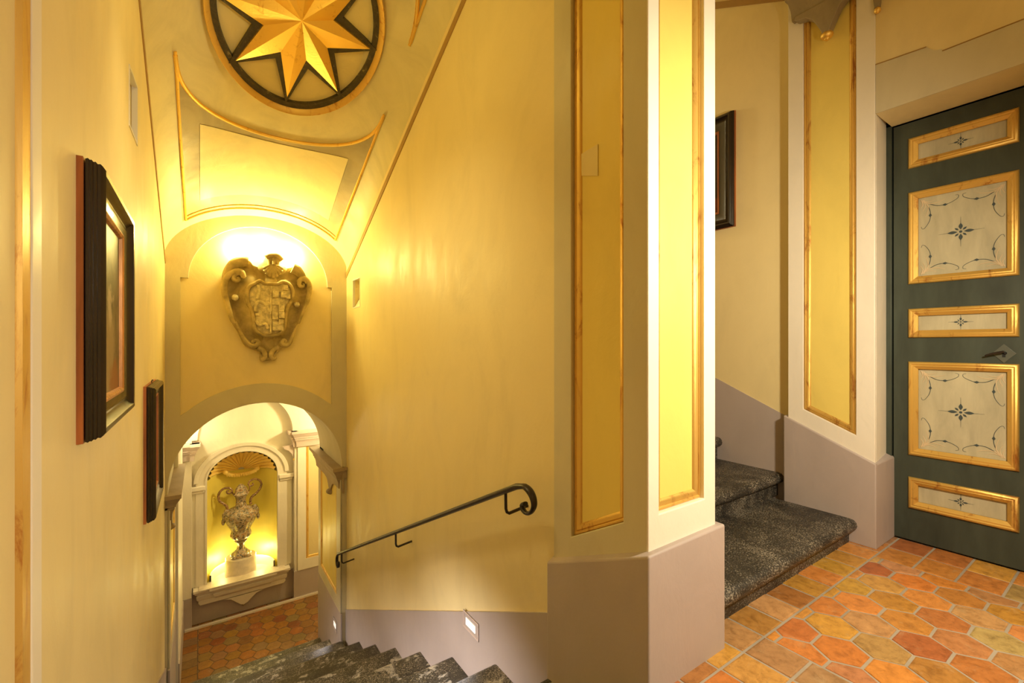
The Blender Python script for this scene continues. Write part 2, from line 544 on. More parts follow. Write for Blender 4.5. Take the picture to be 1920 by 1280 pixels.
# greige band over the door with its stepped orange edge
bandp = [(-2.6, 2.552), (.962, 2.552), (.962, 2.838), (.738, 2.820), (.726, 2.806), (.708, 2.788), (.690, 2.780), (.676, 2.777), (.673, 2.764), (-2.6, 2.745)]
struct(MB().plate(frX(3.262, -1), bandp, [], 0, .004).build('trim_3', M['greige']))
struct(MB().tube([(3.257, .962, 2.839), (3.257, .738, 2.821)], .003, 6).build('trim_4', M['brown']))
struct(MB().tube([(3.257, .673, 2.765), (3.257, -.6, 2.757)], .003, 6).build('trim_9', M['brown']))
struct(MB().add([(3.262, .963, 2.556), (3.262, .265, 2.556), (3.56, .265, 2.592), (3.56, .999, 2.592), (3.262, .963, 2.57), (3.262, .265, 2.57), (3.56, .265, 2.64), (3.56, .999, 2.64)],
         [(0, 1, 2, 3), (4, 5, 6, 7), (0, 1, 5, 4), (2, 3, 7, 6), (0, 3, 7, 4), (1, 2, 6, 5)]).build('trim_5', M['mauve_trim']))
struct(MB().box(-.6, 3.7, -2.8, -2.6, -.1, 4.8).build('wall_back', M['wall']))

# lower landing room
NF = 7.60     # pilaster plane
NB = 7.72     # niche wall plane
struct(MB().box(-.5, -.20, 6.12, 7.9, LOW - .2, 1.6).build('wall_landing_left', M['cream']))
struct(MB().box(3.4, 3.6, 6.12, 7.9, LOW - .2, 1.6).build('wall_landing_right', M['cream']))
struct(MB().box(1.25, 3.6, 5.9, 6.12, LOW - .2, 1.6).build('wall_landing_near', M['cream']))
struct(MB().box(-.5, 3.6, 6.12, 7.9, 1.25, 1.45).build('ceiling_lower_landing', M['cream']))
NR, NCX, NSP = .445, .52, -.75
nhole = [(NCX + NR, -2.235)] + arc(NCX, NSP, NR, .37, 0, 180, 32) + [(NCX - NR, -2.235)]
struct(MB().plate(frY(NB, 1), rect(-.5, 3.6, LOW - .2, 1.6), [nhole], 0, .04).build('wall_niche', M['cream']))
rec = [(1.17, LOW - .1)] + arc(.575, -.13, .595, .60, 0, 180, 36) + [(-.10, -.13), (-.10, LOW - .1)]
rec = [(-.10, LOW - .1), (1.19, LOW - .1), (1.19, -.13)] + arc(.565, -.13, .60, .60, 0, 180, 36) + [(-.10, -.13)]
po = [(-.5, LOW - .2), (-.10, LOW - .2), (-.10, -.13)] + arc(.565, -.13, .60, .60, 180, 0, 36) + [(1.19, -.13), (1.19, LOW - .2), (3.6, LOW - .2), (3.6, 1.6), (-.5, 1.6)]
struct(MB().plate(frY(NF, 1), po, [], 0, .12).build('wall_landing_arch', M['stone_trim']))

# floors -----------------------------------------------------------
def clip(poly, x0, x1, y0, y1):
    def cut(P, f, g):
        out = []
        for i in range(len(P)):
            a, b = P[i - 1], P[i]
            fa, fb = f(a), f(b)
            if fa >= 0: 
                if i == 0 or True: pass
            if (fa >= 0) != (fb >= 0):
                t = fa / (fa - fb)
                out.append((a[0] + (b[0] - a[0]) * t, a[1] + (b[1] - a[1]) * t))
            if fb >= 0: out.append(b)
        return out
    for f in (lambda p: p[0] - x0, lambda p: x1 - p[0], lambda p: p[1] - y0, lambda p: y1 - p[1]):
        poly = cut(poly, f, None)
        if len(poly) < 3: return []
    return poly
TC = [(.62, .26, .05), (.58, .23, .045), (.62, .30, .08), (.64, .28, .05), (.42, .15, .045), (.48, .19, .05), (.54, .31, .12), (.60, .25, .05), (.58, .24, .05), (.46, .24, .09), (.64, .30, .06), (.50, .20, .05)]
def tilefloor(name, z, hexes, quads, grout_rects, palette=TC, dark=1.0, grout='grout'):
    V = []; Fc = []; C = []
    rnd = random.Random(5)
    def tile(poly):
        n = len(poly)
        a = 0
        for i in range(n):
            a += poly[i - 1][0] * poly[i][1] - poly[i][0] * poly[i - 1][1]
        if abs(a) < .0012: return
        if a < 0: poly = poly[::-1]
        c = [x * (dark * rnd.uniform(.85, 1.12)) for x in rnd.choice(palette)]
        dz = rnd.uniform(-.0012, .0012)
        def inset(d):
            out = []
            for i in range(n):
                p0, p1, p2 = Vector(poly[i - 1]), Vector(poly[i]), Vector(poly[(i + 1) % n])
                d1 = (p1 - p0); d2 = (p2 - p1)
                if d1.length < 1e-4 or d2.length < 1e-4:
                    out.append(poly[i]); continue
                d1.normalize(); d2.normalize()
                n1 = Vector((-d1.y, d1.x)); n2 = Vector((-d2.y, d2.x))
                b = n1 + n2; b = b / max(.5, b.length_squared / 2)
                q = p1 + b * d; out.append((q.x, q.y))
            return out
        o = len(V)
        for q in inset(.0045): V.append((q[0], q[1], z - .002))
        for q in inset(.0060): V.append((q[0], q[1], z + .0015 + dz))
        for q in inset(.011): V.append((q[0], q[1], z + .003 + dz))
        for r in (0, 1):
            for i in range(n):
                j = (i + 1) % n
                Fc.append((o + r * n + i, o + r * n + j, o + (r + 1) * n + j, o + (r + 1) * n + i)); C.append(c)
        Fc.append(tuple(o + 2 * n + i for i in range(n))); C.append(c)
    for (hx0, hx1, hy0, hy1, ox, oy, s) in hexes:
        R = s / math.sqrt(3)
        i0 = int((hx0 - ox) / (1.5 * R)) - 2; i1 = int((hx1 - ox) / (1.5 * R)) + 2
        for i in range(i0, i1):
            for j in range(int((hy0 - oy) / s) - 3, int((hy1 - oy) / s) + 3):
                cx = ox + 1.5 * R * i; cy = oy + s * (j + (.5 if i % 2 else 0))
                h = [(cx + R * math.cos(PI / 3 * k) + rnd.uniform(-.002, .002), cy + R * math.sin(PI / 3 * k) + rnd.uniform(-.002, .002)) for k in range(6)]
                h = clip(h, hx0, hx1, hy0, hy1)
                if h: tile(h)
    for (x0, x1, y0, y1, nx, ny) in quads:
        for i in range(nx):
            for j in range(ny):
                a, b = x0 + (x1 - x0) * i / nx, x0 + (x1 - x0) * (i + 1) / nx
                c_, d = y0 + (y1 - y0) * j / ny, y0 + (y1 - y0) * (j + 1) / ny
                tile([(a, c_), (b, c_), (b, d), (a, d)])
    me = bpy.data.meshes.new(name)
    nt_ = len(Fc)
    for (x0, x1, y0, y1) in grout_rects:
        o = len(V)
        V.extend([(x0, y0, z - .0005), (x1, y0, z - .0005), (x1, y1, z - .0005), (x0, y1, z - .0005),
                  (x0, y0, z - .1), (x1, y0, z - .1), (x1, y1, z - .1), (x0, y1, z - .1)])
        Fc.extend([(o, o + 1, o + 2, o + 3), (o + 7, o + 6, o + 5, o + 4), (o, o + 4, o + 5, o + 1), (o + 1, o + 5, o + 6, o + 2), (o + 2, o + 6, o + 7, o + 3), (o + 3, o + 7, o + 4, o)])
    me.from_pydata(V, [], Fc)
    at = me.color_attributes.new('tint', 'FLOAT_COLOR', 'CORNER')
    for p in me.polygons:
        c = C[p.index] if p.index < nt_ else (.4, .35, .28)
        for li in p.loop_indices:
            at.data[li].color = (*c, 1)
    me.materials.append(M['tile']); me.materials.append(M[grout])
    for p in me.polygons:
        p.material_index = 0 if p.index < nt_ else 1
    o = bpy.data.objects.new(name, me); COL.objects.link(o)
    return struct(o)
tilefloor('floor', 0.0,
          [(1.90, 3.135, -2.6, .932, 2.212, .806, .172), (-.26, 1.58, -2.6, .60, 2.212, .806, .172)],
          [(1.407, 3.225, .932, 1.10, 11, 1), (3.135, 3.56, -.555, .932, 2, 9), (1.58, 1.90, -2.548, .932, 2, 20), (3.225, 3.56, .932, 1.10, 2, 1),
           (1.24, 1.58, .60, .932, 2, 2), (1.24, 1.407, .932, 1.10, 1, 1)],
          [(-.26, 1.24, -2.6, .60), (1.24, 3.60, -2.6, .97), (1.26, 3.60, .97, 1.12)])
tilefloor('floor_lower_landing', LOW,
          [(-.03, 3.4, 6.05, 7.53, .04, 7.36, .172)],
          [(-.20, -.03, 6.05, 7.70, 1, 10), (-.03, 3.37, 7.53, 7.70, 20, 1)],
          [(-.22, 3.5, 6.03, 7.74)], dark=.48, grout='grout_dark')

# baseboards (mauve plinth bands) ---------------------------------------
def basez(y): return -.016 - .48 * (y - 1.59)
struct(MB().plate(frX(XR, -1), [(1.45, -1.0), (1.45, basez(1.45)), (5.03, basez(5.03)), (5.03, -3.1), (2.4, -3.1)], [], 0, .012).build('baseboard_descending', M['base']))
struct(MB().plate(frX(XL, 1), [(1.2, -1.0), (1.2, basez(1.2)), (5.03, basez(5.03)), (5.03, -3.1), (2.4, -3.1)], [], 0, .012).build('baseboard_left', M['base']))
for nm, x, sg in (('baseboard_reveal_right', 1.25, -1), ('baseboard_reveal_left', -.24, 1)):
    struct(MB().box(min(x, x + sg * .018), max(x, x + sg * .018), 5.012, 6.14, LOW - .1, -1.69).build(nm, M['base'], bevel=.003))
def basew(y): return .703 + .446 * (y - 1.48)
struct(MB().plate(frX(3.33, -1), [(1.42, 0), (1.42, basew(1.42)), (6.2, basew(6.2)), (6.2, 0)], [], 0, .006).build('baseboard_right', M['base']))
struct(MB().box(-.2, .02 + 1.19, NB - .012, NB, LOW, -2.29).build('baseboard_niche', M['base']))
struct(MB().box(-.2, -.10, NF - .012, NF, LOW, -2.29).box(1.19, 3.4, NF - .012, NF, LOW, -2.29).box(-.2, -.188, 6.12, NF, LOW, -2.29).build('baseboard_landing', M['base']))
struct(MB().box(1.178, 1.19, NF - .012, NB, LOW, -2.29).box(-.18, 3.4, NF - .03, NF - .012, LOW, LOW + .035).build('trim_6', M['base']))
struct(MB().box(-.18, 3.4, NF - .04, NF - .030, LOW, LOW + .03).build('trim_7', M['stone_trim']))

# ================================================================ PANELLED PIERS
def framed(name, fr, outer, hole, depth, parent, frame_mat, panel_mat='panel', gilt_mat='gilt', prof=GM):
    MB().plate(fr, outer, [hole], 0, -depth).build('facing', M[frame_mat], parent, bevel=.004)
    MB().plate(fr, hole, [], -depth - .004, -depth + .001).build('panel', M[panel_mat], parent)
    MB().ring(fr, hole, prof, -depth).build('gilded_moulding', M[gilt_mat], parent)
# central pillar
r = thing('pillar', (1.46, 1.25, 0), 'central square plaster pillar between the two staircases, gilded tall panels over mauve base', 'pillar')
TOP = 4.6
framed('l', frX(1.265, -1), [(1.0125, .46), (1.51, .22), (1.51, TOP), (1.0125, TOP)],
       [(1.120, .552), (1.401, .400), (1.401, TOP - .3), (1.120, TOP - .3)], .030, r, 'greige')
framed('f', frY(1.008, -1), [(1.2655, .44), (1.672, .44), (1.672, TOP), (1.2655, TOP)],
       [(1.325, .603), (1.600, .603), (1.600, TOP - .3), (1.325, TOP - .3)], .030, r, 'cream')
MB().box(1.300, 1.670, 1.043, 1.508, -.02, TOP).build('core', M['greige'], r)
zb = lambda y: .492 - .44 * (y - .987)
MB().add([(1.240, .985, -1.0), (1.705, .985, -1.0), (1.705, 1.10, -1.0), (1.705, 1.53, -.5), (1.240, 1.53, -1.0),
          (1.240, .985, .485), (1.705, .985, .490), (1.705, 1.53, .49), (1.240, 1.53, .25)],
         [(0, 1, 6, 5), (1, 2, 3, 7, 6), (3, 4, 8, 7), (4, 0, 5, 8), (5, 6, 7), (5, 7, 8), (0, 4, 3, 2, 1)]).build('base', M['base'], r, bevel=.008)
MB().plate(frX(1.295, -1), [(1.272, 1.865), (1.363, 1.893), (1.370, 1.983), (1.272, 1.990)], [], .002, .0045).build('repair_patch', M['patch'], r)
# right pilaster with sloped base
r = thing('pilaster', (3.29, 1.2, 0), 'plaster pilaster with a gilded yellow panel between upper stairs and green door', 'pilaster')
framed('p', frX(3.25, -1), [(.963, .45), (1.437, .66), (1.437, TOP), (.963, TOP)],
       [(1.056, .650), (1.345, .775), (1.345, TOP - .3), (1.056, TOP - .3)], .020, r, 'cream')
MB().plate(lambda a, b, n: (a, b, n), [(3.272, .963), (3.56, .9935), (3.56, 1.437), (3.272, 1.437)], [], 0, TOP).build('core', M['cream'], r)
MB().plate(lambda a, b, n: (a, b, n), [(3.24, .953), (3.54, .986), (3.54, 1.0), (3.24, 1.0)], [], 0, .5).build('jamb_base', M['base'], r)
MB().plate(frX(3.238, 1), [(.953, 0), (1.462, 0), (1.462, .722), (.953, .500)], [], 0, .32).build('base', M['base'], r, bevel=.008)
# left foreground pilaster
r = thing('pilaster', (-.25, .8, 0), 'plaster pilaster with worn gilded moulding at the left foreground edge', 'pilaster')
framed('p', frX(-.238, 1), [(.1, .45), (1.163, .45), (1.163, TOP - .4), (.1, TOP - .4)],
       [(.25, .5), (1.108, .5), (1.108, TOP - .6), (.25, TOP - .6)], .005, r, 'cream', 'wall', 'gold_rim',
       [(0, 0), (.002, .003), (.026, .004), (.030, .003), (.034, .007), (.066, .008), (.072, .003), (.074, 0)])
MB().box(-.259, -.2545, .1, 1.163, 0, 4.15).build('core', M['greige'], r)
# reveal pilasters of the lower arch
for nm, x, sg, lab in (('r', 1.25, -1, 'narrow gilded panel pilaster lining the right side of the lower archway'),
                       ('l', -.24, 1, 'narrow gilded panel pilaster lining the left side of the lower archway')):
    r = thing('pilaster', (x, 5.6, LOW), lab, 'pilaster')
    framed(nm, frX(x + sg * .016, sg), [(5.034, -1.70), (6.12, -1.70), (6.12, -.2), (5.034, -.2)],
           [(5.20, -1.57), (6.00, -1.57), (6.00, -.3), (5.20, -.3)], .014, r, 'greige', 'panel', 'gold_rim')
# landing pilaster panel, right of the niche
r = thing('pilaster', (1.7, NF, LOW), 'pale pilaster with gilded panel standing right of the vase niche', 'pilaster')
framed('n', frY(NF - .02, -1), [(1.23, -2.29), (2.3, -2.29), (2.3, -.2), (1.23, -.2)],
       [(1.35, -2.13), (2.2, -2.13), (2.2, -.3), (1.35, -.3)], .015, r, 'cream', 'wall', 'gold_rim')

# ================================================================ CAPITALS / IMPOSTS
IMP = [(0, 0), (.100, 0), (.100, -.035), (.092, -.040), (.085, -.055), (.068, -.080), (.060, -.100), (.060, -.112), (.050, -.118), (.050, -.135), (.040, -.150), (.032, -.185), (.028, -.235), (0, -.235)]
def impost(root, fr, a0, a1, zt, sc_, mat, end0=True, gold=True, lam=None):
    """mouldings run along a from a0 to a1; returns wrap at both ends"""
    mb = MB()
    rows = []
    for n, h in IMP:
        n *= sc_; h *= sc_
        e = n
        rows.append((n, h, e))
    left = [fr(a0 - e, zt + h, n) for n, h, e in rows]
    right = [fr(a1 + e, zt + h, n) for n, h, e in rows]
    b0 = [fr(a0 - e, zt + h, -.02) for n, h, e in rows]
    b1 = [fr(a1 + e, zt + h, -.02) for n, h, e in rows]
    mb.loft([b0, left, right, b1], False, False)
    mb.build('mouldings', M[mat], root, smooth=25)
    if lam:
        c, hw, drop, th = lam
        zb_ = zt - .235 * sc_ + .01
        half = [(hw, 0), (hw, -.10 * drop), (hw * .92, -.16 * drop), (hw * .62, -.22 * drop), (hw * .42, -.38 * drop), (hw * .28, -.62 * drop), (hw * .16, -.84 * drop), (hw * .10, -drop)]
        P = [(c + a, zb_ + b) for a, b in half] + [(c - a, zb_ + b) for a, b in half[::-1]]
        MB().plate(fr, P, [], -.005, th).build('lambrequin', M[mat], root, bevel=.004)
        zt_ = zb_ - drop
        mb = MB()
        w_ = hw * .13 + .006
        c3 = fr(c, zt_, th * .5)
        mb.ball((c3[0], c3[1], c3[2] - .008), w_, 14, (1.2, 1.2, .85))
        mb.ball((c3[0], c3[1], c3[2] - .024), w_ * .6, 12, (1, 1, 1))
        mb.build('gilded_pendant', M['gold' if gold else mat], root)
    return root
r = thing('capital', (3.22, 1.2, 3.3), 'weathered stone capital with gold-tipped pendant crowning the pilaster beside the door', 'capital')
impost(r, frX(3.25, -1), .96, 1.36, 3.645, 1.35, 'capital', lam=(1.198, .178, .20, .055))
MB().plate(frX(3.262, -1), [(.90, 3.62), (.925, 3.30), (.938, 3.16), (.962, 3.16), (.975, 3.30), (1.0, 3.62)], [], 0, .03).build('side_pendant', M['capital'], r, bevel=.004)
MB().ball((3.245, .95, 3.145), .016, 14, (1, 1, 1.2)).build('side_pendant_tip', M['gold'], r)
r = thing('impost', (1.22, 5.6, -.3), 'brown moulded impost carrying the right side of the lower arch', 'impost')
impost(r, frX(1.25, -1), 5.08, 6.16, -.12, 1, 'impost', gold=False, lam=(5.50, .26, .15, .022))
MB().box(1.25, 1.298, 4.985, 5.03, -.155, -.12).box(1.25, 1.298, 5.0, 5.03, -.24, -.155).box(1.25, 1.27, 5.005, 5.03, -.40, -.24).build('front_return', M['impost'], r, bevel=.004)
r = thing('impost', (-.22, 5.6, -.3), 'brown moulded impost carrying the left side of the lower arch', 'impost')
impost(r, frX(-.24, 1), 5.08, 6.16, -.14, 1, 'impost', gold=False, lam=(5.35, .2, .15, .022))
r = thing('capital', (1.3, NF, -.3), 'pale moulded capital with pendant to the right above the vase niche', 'capital')
impost(r, frY(NF - .01, -1), 1.24, 2.35, -.13, 1.05, 'mauve_trim', lam=(1.8, .5, .12, .02))
impost(r, frX(1.20, -1), NF + .01, NB - .02, -.13, 1.05, 'mauve_trim')
MB().plate(frY(NF + .04, -1), [(1.03, -.36), (1.05, -.40), (1.11, -.43), (1.15, -.48), (1.18, -.55), (1.20, -.56), (1.20, -.34)], [], -.02, .02).build('lambrequin', M['mauve_trim'], r)
MB().ball((1.19, NF + .03, -.575), .018).build('gilded_pendant', M['gold'], r)
r = thing('capital', (-.15, NF, -.3), 'pale moulded capital to the left above the vase niche', 'capital')
impost(r, frX(-.10, 1), NF - .05, NB - .02, -.16, 1.0, 'mauve_trim')
impost(r, frY(NF - .01, -1), -.4, -.11, -.16, 1.0, 'mauve_trim')

# ================================================================ STEPS
def step_profile(y, z, run, rise, sg):
    """y = nosing edge, sg=+1 nosing towards +Y (descending), -1 towards -Y"""
    rr = .036
    p = [(y - sg * run, z)]
    for k in range(7):
        a = PI / 2 - PI * k / 6
        p.append((y - sg * rr + sg * rr * math.cos(a), z - rr + rr * math.sin(a)))
    p += [(y - sg * .042, z - .074), (y - sg * .042, z - rise), (y - sg * run, z - rise)]
    return p
ordn = ['first', 'second', 'third', 'fourth', 'fifth', 'sixth', 'seventh', 'eighth', 'ninth', 'tenth', 'eleventh']
for i in range(11):
    y = 1.04 + .5 * i; z = -.2475 * i
    x0, x1 = (-.26, 1.30) if i < 8 else (-.24, 1.25)
    if i == 0: x1 = 1.235; x0 = -.23
    z_ = z if i else z + .002
    lab = '%s dark stone step of the flight going down, counted from the bottom landing' % ordn[10 - i]
    o = MB().plate(frX(x0, 1), step_profile(y, z_, .541 if i else .44, .2475, 1), [], 0, x1 - x0).build('stone_step', M['stone_worn'], smooth=50)
    tag(o, lab, 'step', 'dark stone steps going down to the vase landing')
zz = [.145, .305, .475, .65, .83, 1.02, 1.21, 1.40, 1.59, 1.78]
for i in range(10):
    y = 1.045 + .45 * i
    rise = zz[i] - (zz[i - 1] if i else 0)
    lab = '%s dark speckled stone step of the flight going up beside the green door' % ordn[i]
    o = MB().plate(frX(1.66, 1), step_profile(y, zz[i], .491, rise, -1), [], 0, (3.238 if i == 0 else 3.324) - 1.66).build('stone_step', M['stone'], smooth=50)
    tag(o, lab, 'step', 'dark stone steps going up behind the pillar')
    if i > 3: bpy.data.objects.remove(o)

# ================================================================ DOOR
DX = 3.545
r = bpy.data.objects.new('door_1', None); COL.objects.link(r); r.location = (DX, .62, 0); struct(r)
r['label'] = 'dark green wooden door with five gilt-framed painted panels'
MB().box(DX - .008, 3.60, .964, 1.0, 0, 2.60).box(DX - .008, 3.60, .28, .354, 0, 2.60).box(DX - .008, 3.60, .28, 1.0, 2.552, 2.60).build('frame', M['green'], r, bevel=.003)
MB().box(DX + .036, 3.60, .29, .97, 0, 2.56).build('rebate', M['gap'], r)
YA, YB = .880, .436
pz = [(2.268, 2.442), (1.567, 2.114), (1.243, 1.410), (.533, 1.091), (.212, .392)]
holes = []
for (a, b) in pz:
    holes.append(rect(YB, YA, a, b))
leaf = MB().plate(frX(DX, 1), rect(.361, .957, .012, 2.545), holes, 0, .035).build('leaf', M['green'], r, bevel=.002)
GD = [(-.004, 0), (-.004, .008), (.002, .016), (.010, .019), (.016, .014), (.022, .016), (.032, .008), (.040, .002), (.040, -.01), (-.004, -.01)]
def leafshape(mb, fr, c, ang, L, W, n=.0012, k=8):
    ca, sa = math.cos(ang), math.sin(ang)
    P = [(L * i / k, W * math.sin(PI * i / k) ** 1.2) for i in range(k + 1)] + [(L * i / k, -W * math.sin(PI * i / k) ** 1.2) for i in range(k - 1, 0, -1)]
    mb.plate(fr, [(c[0] + x * ca - y * sa, c[1] + x * sa + y * ca) for x, y in P], [], 0, n)
def rib(mb, fr, pts, w0=.0019, w1=.0008):
    P = spline([Vector((p[0], p[1], 0)) for p in pts], 6)
    n = len(P)
    mb.tube([fr(p[0], p[1], .0005) for p in P], [w0 + (w1 - w0) * i / (n - 1) for i in range(n)], 6)
for idx, (a, b) in enumerate(pz):
    fr = frX(DX + .014, -1)
    cy, cz = (YA + YB) / 2, (a + b) / 2
    pn = MB().plate(fr, rect(YB + .01, YA - .01, a + .01, b - .01), [], -.012, 0).build('panel', M['pale'], r)
    MB().ring(frX(DX, -1), rect(YB, YA, a, b), GD).build('gilded_moulding', M['gilt'], r, smooth=50)
    big = idx in (1, 3)
    s = 1.0 if big else .55
    mk = MB(); lf = MB()
    for k in range(8):
        an = PI / 4 * k
        L = (.060 if k % 4 == 0 else .050 if k % 2 == 0 else .030) * s
        c0 = (cy + .012 * s * math.cos(an), cz + .012 * s * math.sin(an))
        leafshape(mk, fr, c0, an, L * .75, .0085 * s if k % 2 == 0 else .005 * s)
        if k % 2 == 0:
            rib(mk, fr, [(c0[0] + L * .7 * math.cos(an), c0[1] + L * .7 * math.sin(an)), (cy + (L + .035 * s) * math.cos(an), cz + (L + .035 * s) * math.sin(an))], .001, .0004)
    mk.plate(fr, [(cy + .007 * s * math.cos(t), cz + .007 * s * math.sin(t)) for t in [PI / 5 * q for q in range(10)]], [], 0, .0012)
    if big:
        hw, hh = (YA - YB) / 2 - .045, (b - a) / 2 - .045
        for sx in (1, -1):
            for sz_ in (1, -1):
                def T(u, v):   # u,v = inward distances from the corner along a / z
                    return (cy + sx * (hw - 1.12 * u), cz + sz_ * (hh - 1.12 * v))
                rib(mk, fr, [T(.035, .030), T(.07, .050), T(.11, .050), T(.145, .032), T(.150, .016), T(.138, .012)])
                rib(mk, fr, [T(.030, .035), T(.042, .075), T(.040, .12), T(.022, .155), T(.010, .160), T(.006, .148)])
                for (u, v, an) in ((.10, .052, 0), (.042, .095, PI / 2)):
                    p = T(u, v)
                    leafshape(mk, fr, (p[0] - .011 * (math.cos(an) if an == 0 else 0), p[1] - (.011 if an else 0)), an, .024, .006)
                    rib(mk, fr, [(p[0] - .008 * math.sin(an) , p[1] - .008 * math.cos(an)), (p[0] + .008 * math.sin(an), p[1] + .008 * math.cos(an))], .001, .001)
                for tr in ([T(.018, .018), T(.045, .034), T(.08, .030), T(.10, .022)], [T(.018, .018), T(.034, .045), T(.030, .08), T(.022, .10)],
                           [T(.014, .014), T(.04, .022), T(.066, .014)], [T(.014, .014), T(.022, .04), T(.012, .066)],
                           [T(.006, .006), T(.012, .03), T(.004, .05)]):
                    rib(lf, fr, tr, .0034, .001)
                c_ = T(.014, .014)
                lf.plate(fr, [(c_[0] + .008 * math.cos(t), c_[1] + .008 * math.sin(t)) for t in [PI / 4 * q for q in range(8)]], [], 0, .002)
    mk.build('painted_flower', M['inkgreen'], pn)
    if big: lf.build('painted_tendril', M['pinkleaf'], pn)
ly, lz = .488, 1.150
lk = MB().plate(frX(DX, -1), [(ly + .045, lz), (ly, lz + .052), (ly - .045, lz), (ly, lz - .052)], [], 0, .004).build('lock_plate', M['lock'], r, bevel=.001)
MB().box(DX - .006, DX - .003, ly - .006, ly + .006, lz - .02, lz + .004).ball((DX - .006, ly - .004, lz + .002), .008).build('keyhole', M['gap'], lk)
MB().tube([(DX, ly, lz + .008), (DX - .03, ly, lz + .008), (DX - .034, ly + .005, lz + .006)], .006, 8).tube([(DX - .034, ly - .004, lz + .010), (DX - .036, ly + .03, lz + .001), (DX - .034, ly + .066, lz - .012)], [.006, .0065, .004], 8, (1, 1.3)).build('handle', M['iron'], r)


# ================================================================ PAINTINGS
def painting(x, sg, y0, y1, z0, z1, fw, th, cmat, label, inner='redwood'):
    r = thing('framed_painting', (x, (y0 + y1) / 2, z0), label, 'painting', None)
    fr = frX(x, sg)
    R = rect(y0, y1, z0, z1)
    # back carcass of bare wood, seen on the sides
    MB().ring(fr, R, [(0, 0), (0, th * .24), (.02, th * .26), (fw * .9, th * .26), (fw * .9, 0)]).build('carcass', M['redwood'], r)
    t = th
    pr = [(.004, t * .30), (.002, t * .40), (.005, t * .46), (.004, t * .52), (.008, t * .58), (.007, t * .66), (.011, t * .72), (.010, t * .82), (.014, t * .90), (.022, t), (.032, t * .97),
          (.038, t * .80), (.052, t * .62), (.060, t * .66), (.066, t * .60), (fw, t * .48), (fw, t * .25)]
    MB().ring(fr, R, pr).build('frame', M['darkframe'], r, smooth=30)
    ip = [(fw - .002, t * .30), (fw - .002, t * .54), (fw + .006, t * .58), (fw + .014, t * .50), (fw + .018, t * .30)]
    MB().ring(fr, R, ip).build('inner_moulding', M[inner], r, smooth=30)
    ym = (y0 + y1) / 2
    MB().tube([fr(ym, z1 - .004, .012), fr(ym, z1 + .012, .014), fr(ym - .008, z1 + .018, .018), fr(ym - .014, z1 + .012, .022)], .0025, 6).build('hook', M['iron'], r)
    MB().plate(fr, rect(y0 + fw, y1 - fw, z0 + fw, z1 - fw), [], t * .05, t * .34).build('canvas', cmat, r)
    return r
painting(XL, 1, 1.569, 2.24, .945, 1.680, .085, .055, canvas('olive_canvas', 1.93, 1.3, 'olive'),
         'large dark-framed old painting hanging on the left wall nearest the viewer', 'goldwood')
painting(XL, 1, 3.20, 3.86, .205, .965, .085, .055, canvas('grey_canvas', 3.5, .6, 'grey'),
         'smaller-looking dark-framed painting further down the left wall, beside the arch', 'redwood')
painting(3.33, -1, 1.84, 2.62, 2.09, 2.965, .12, .06, canvas('dark_canvas', 2.14, 2.53, 'dark'),
         'dark-framed painting on the upper stair wall, half hidden behind the pillar', 'redwood')

# ================================================================ HANDRAIL
r = thing('handrail', (1.18, 3.2, -.3), 'black wrought-iron handrail with curled ends along the descending stair wall', 'handrail')
HX = 1.18
a = Vector((HX, 1.67, .555)); b = Vector((HX, 4.86, -.970))
path = [tuple(a + (b - a) * i / 12) for i in range(13)]
c0 = (1.645, .470)
near = [(HX, 1.640, .563), (HX, 1.606, .570), (HX, 1.572, .560), (HX, 1.548, .538), (HX, 1.540, .508), (HX, 1.556, .477), (HX, 1.588, .458), (HX, 1.618, .463), (HX, 1.626, .484), (HX, 1.604, .496)]
far = [(HX, 4.895, -.99), (HX, 4.935, -1.03), (HX, 4.945, -1.085), (HX, 4.92, -1.125), (HX, 4.885, -1.115), (HX, 4.878, -1.085), (HX, 4.895, -1.07)]
allp = spline(near[::-1], 5)[:-1] + path + spline(far, 5)[1:]
rad = []
for p in allp:
    if p[1] < 1.64: rad.append(.0165 - .005 * min(1, max(0, (.56 - p[2]) / .08)))
    elif p[1] > 4.87: rad.append(.013)
    else: rad.append(.019)
MB().tube(allp, rad, 12, (.75, 1.15), up=(0, .45, 1) if False else None).build('rail', M['iron'], r, smooth=60)
for y in (1.76, 3.21, 4.75):
    t = (y - a.y) / (b.y - a.y); z = a.z + (b.z - a.z) * t
    P = [(HX, y, z - .01), (HX, y - .002, z - .085), (HX + .004, y - .004, z - .100), (HX + .016, y - .006, z - .108), (HX + .06, y - .01, z - .100), (XR + .01, y - .012, z - .090)]
    MB().tube(P, .0075, 8).build('bracket', M['iron'], r, smooth=60)

# ================================================================ STEP LIGHTS AND RECESSED WASHERS
def steplight(x, y0, y1, z0, z1, lab, pw, sg=-1, cone=170, dz=-.25, bl=.8):
    r = thing('step_light', (x, (y0 + y1) / 2, z0), lab, 'lamp')
    fr = frX(x, sg)
    P = [(y0, z0), (y1, z0 - .0), (y1, z1), (y0, z1)]
    m1 = .012
    MB().ring(fr, P, [(0, 0), (0, .004), (.004, .006), (.010, .005), (.012, 0)]).build('rim', M['mauve_trim'], r)
    MB().plate(fr, P, [], 0, .0025).build('face_plate', M['base'], r)
    cy, cz = (y0 + y1) / 2, (z0 + z1) / 2
    hw, hh = (y1 - y0) * .30, (z1 - z0) * .20
    MB().plate(fr, rect(cy - hw, cy + hw, cz - hh, cz + hh), [], .002, .006).build('lens', M['lens'], r)
    light('step_light_lamp', 'SPOT', (x + sg * .09, cy, cz), pw, (1, .92, .90), .04, (x + sg * .5, cy, cz + dz), cone, bl)
steplight(XR - .012, 2.19, 2.37, -.475, -.375, 'square recessed step light in the mauve baseboard beside the handrail stairs', 5)
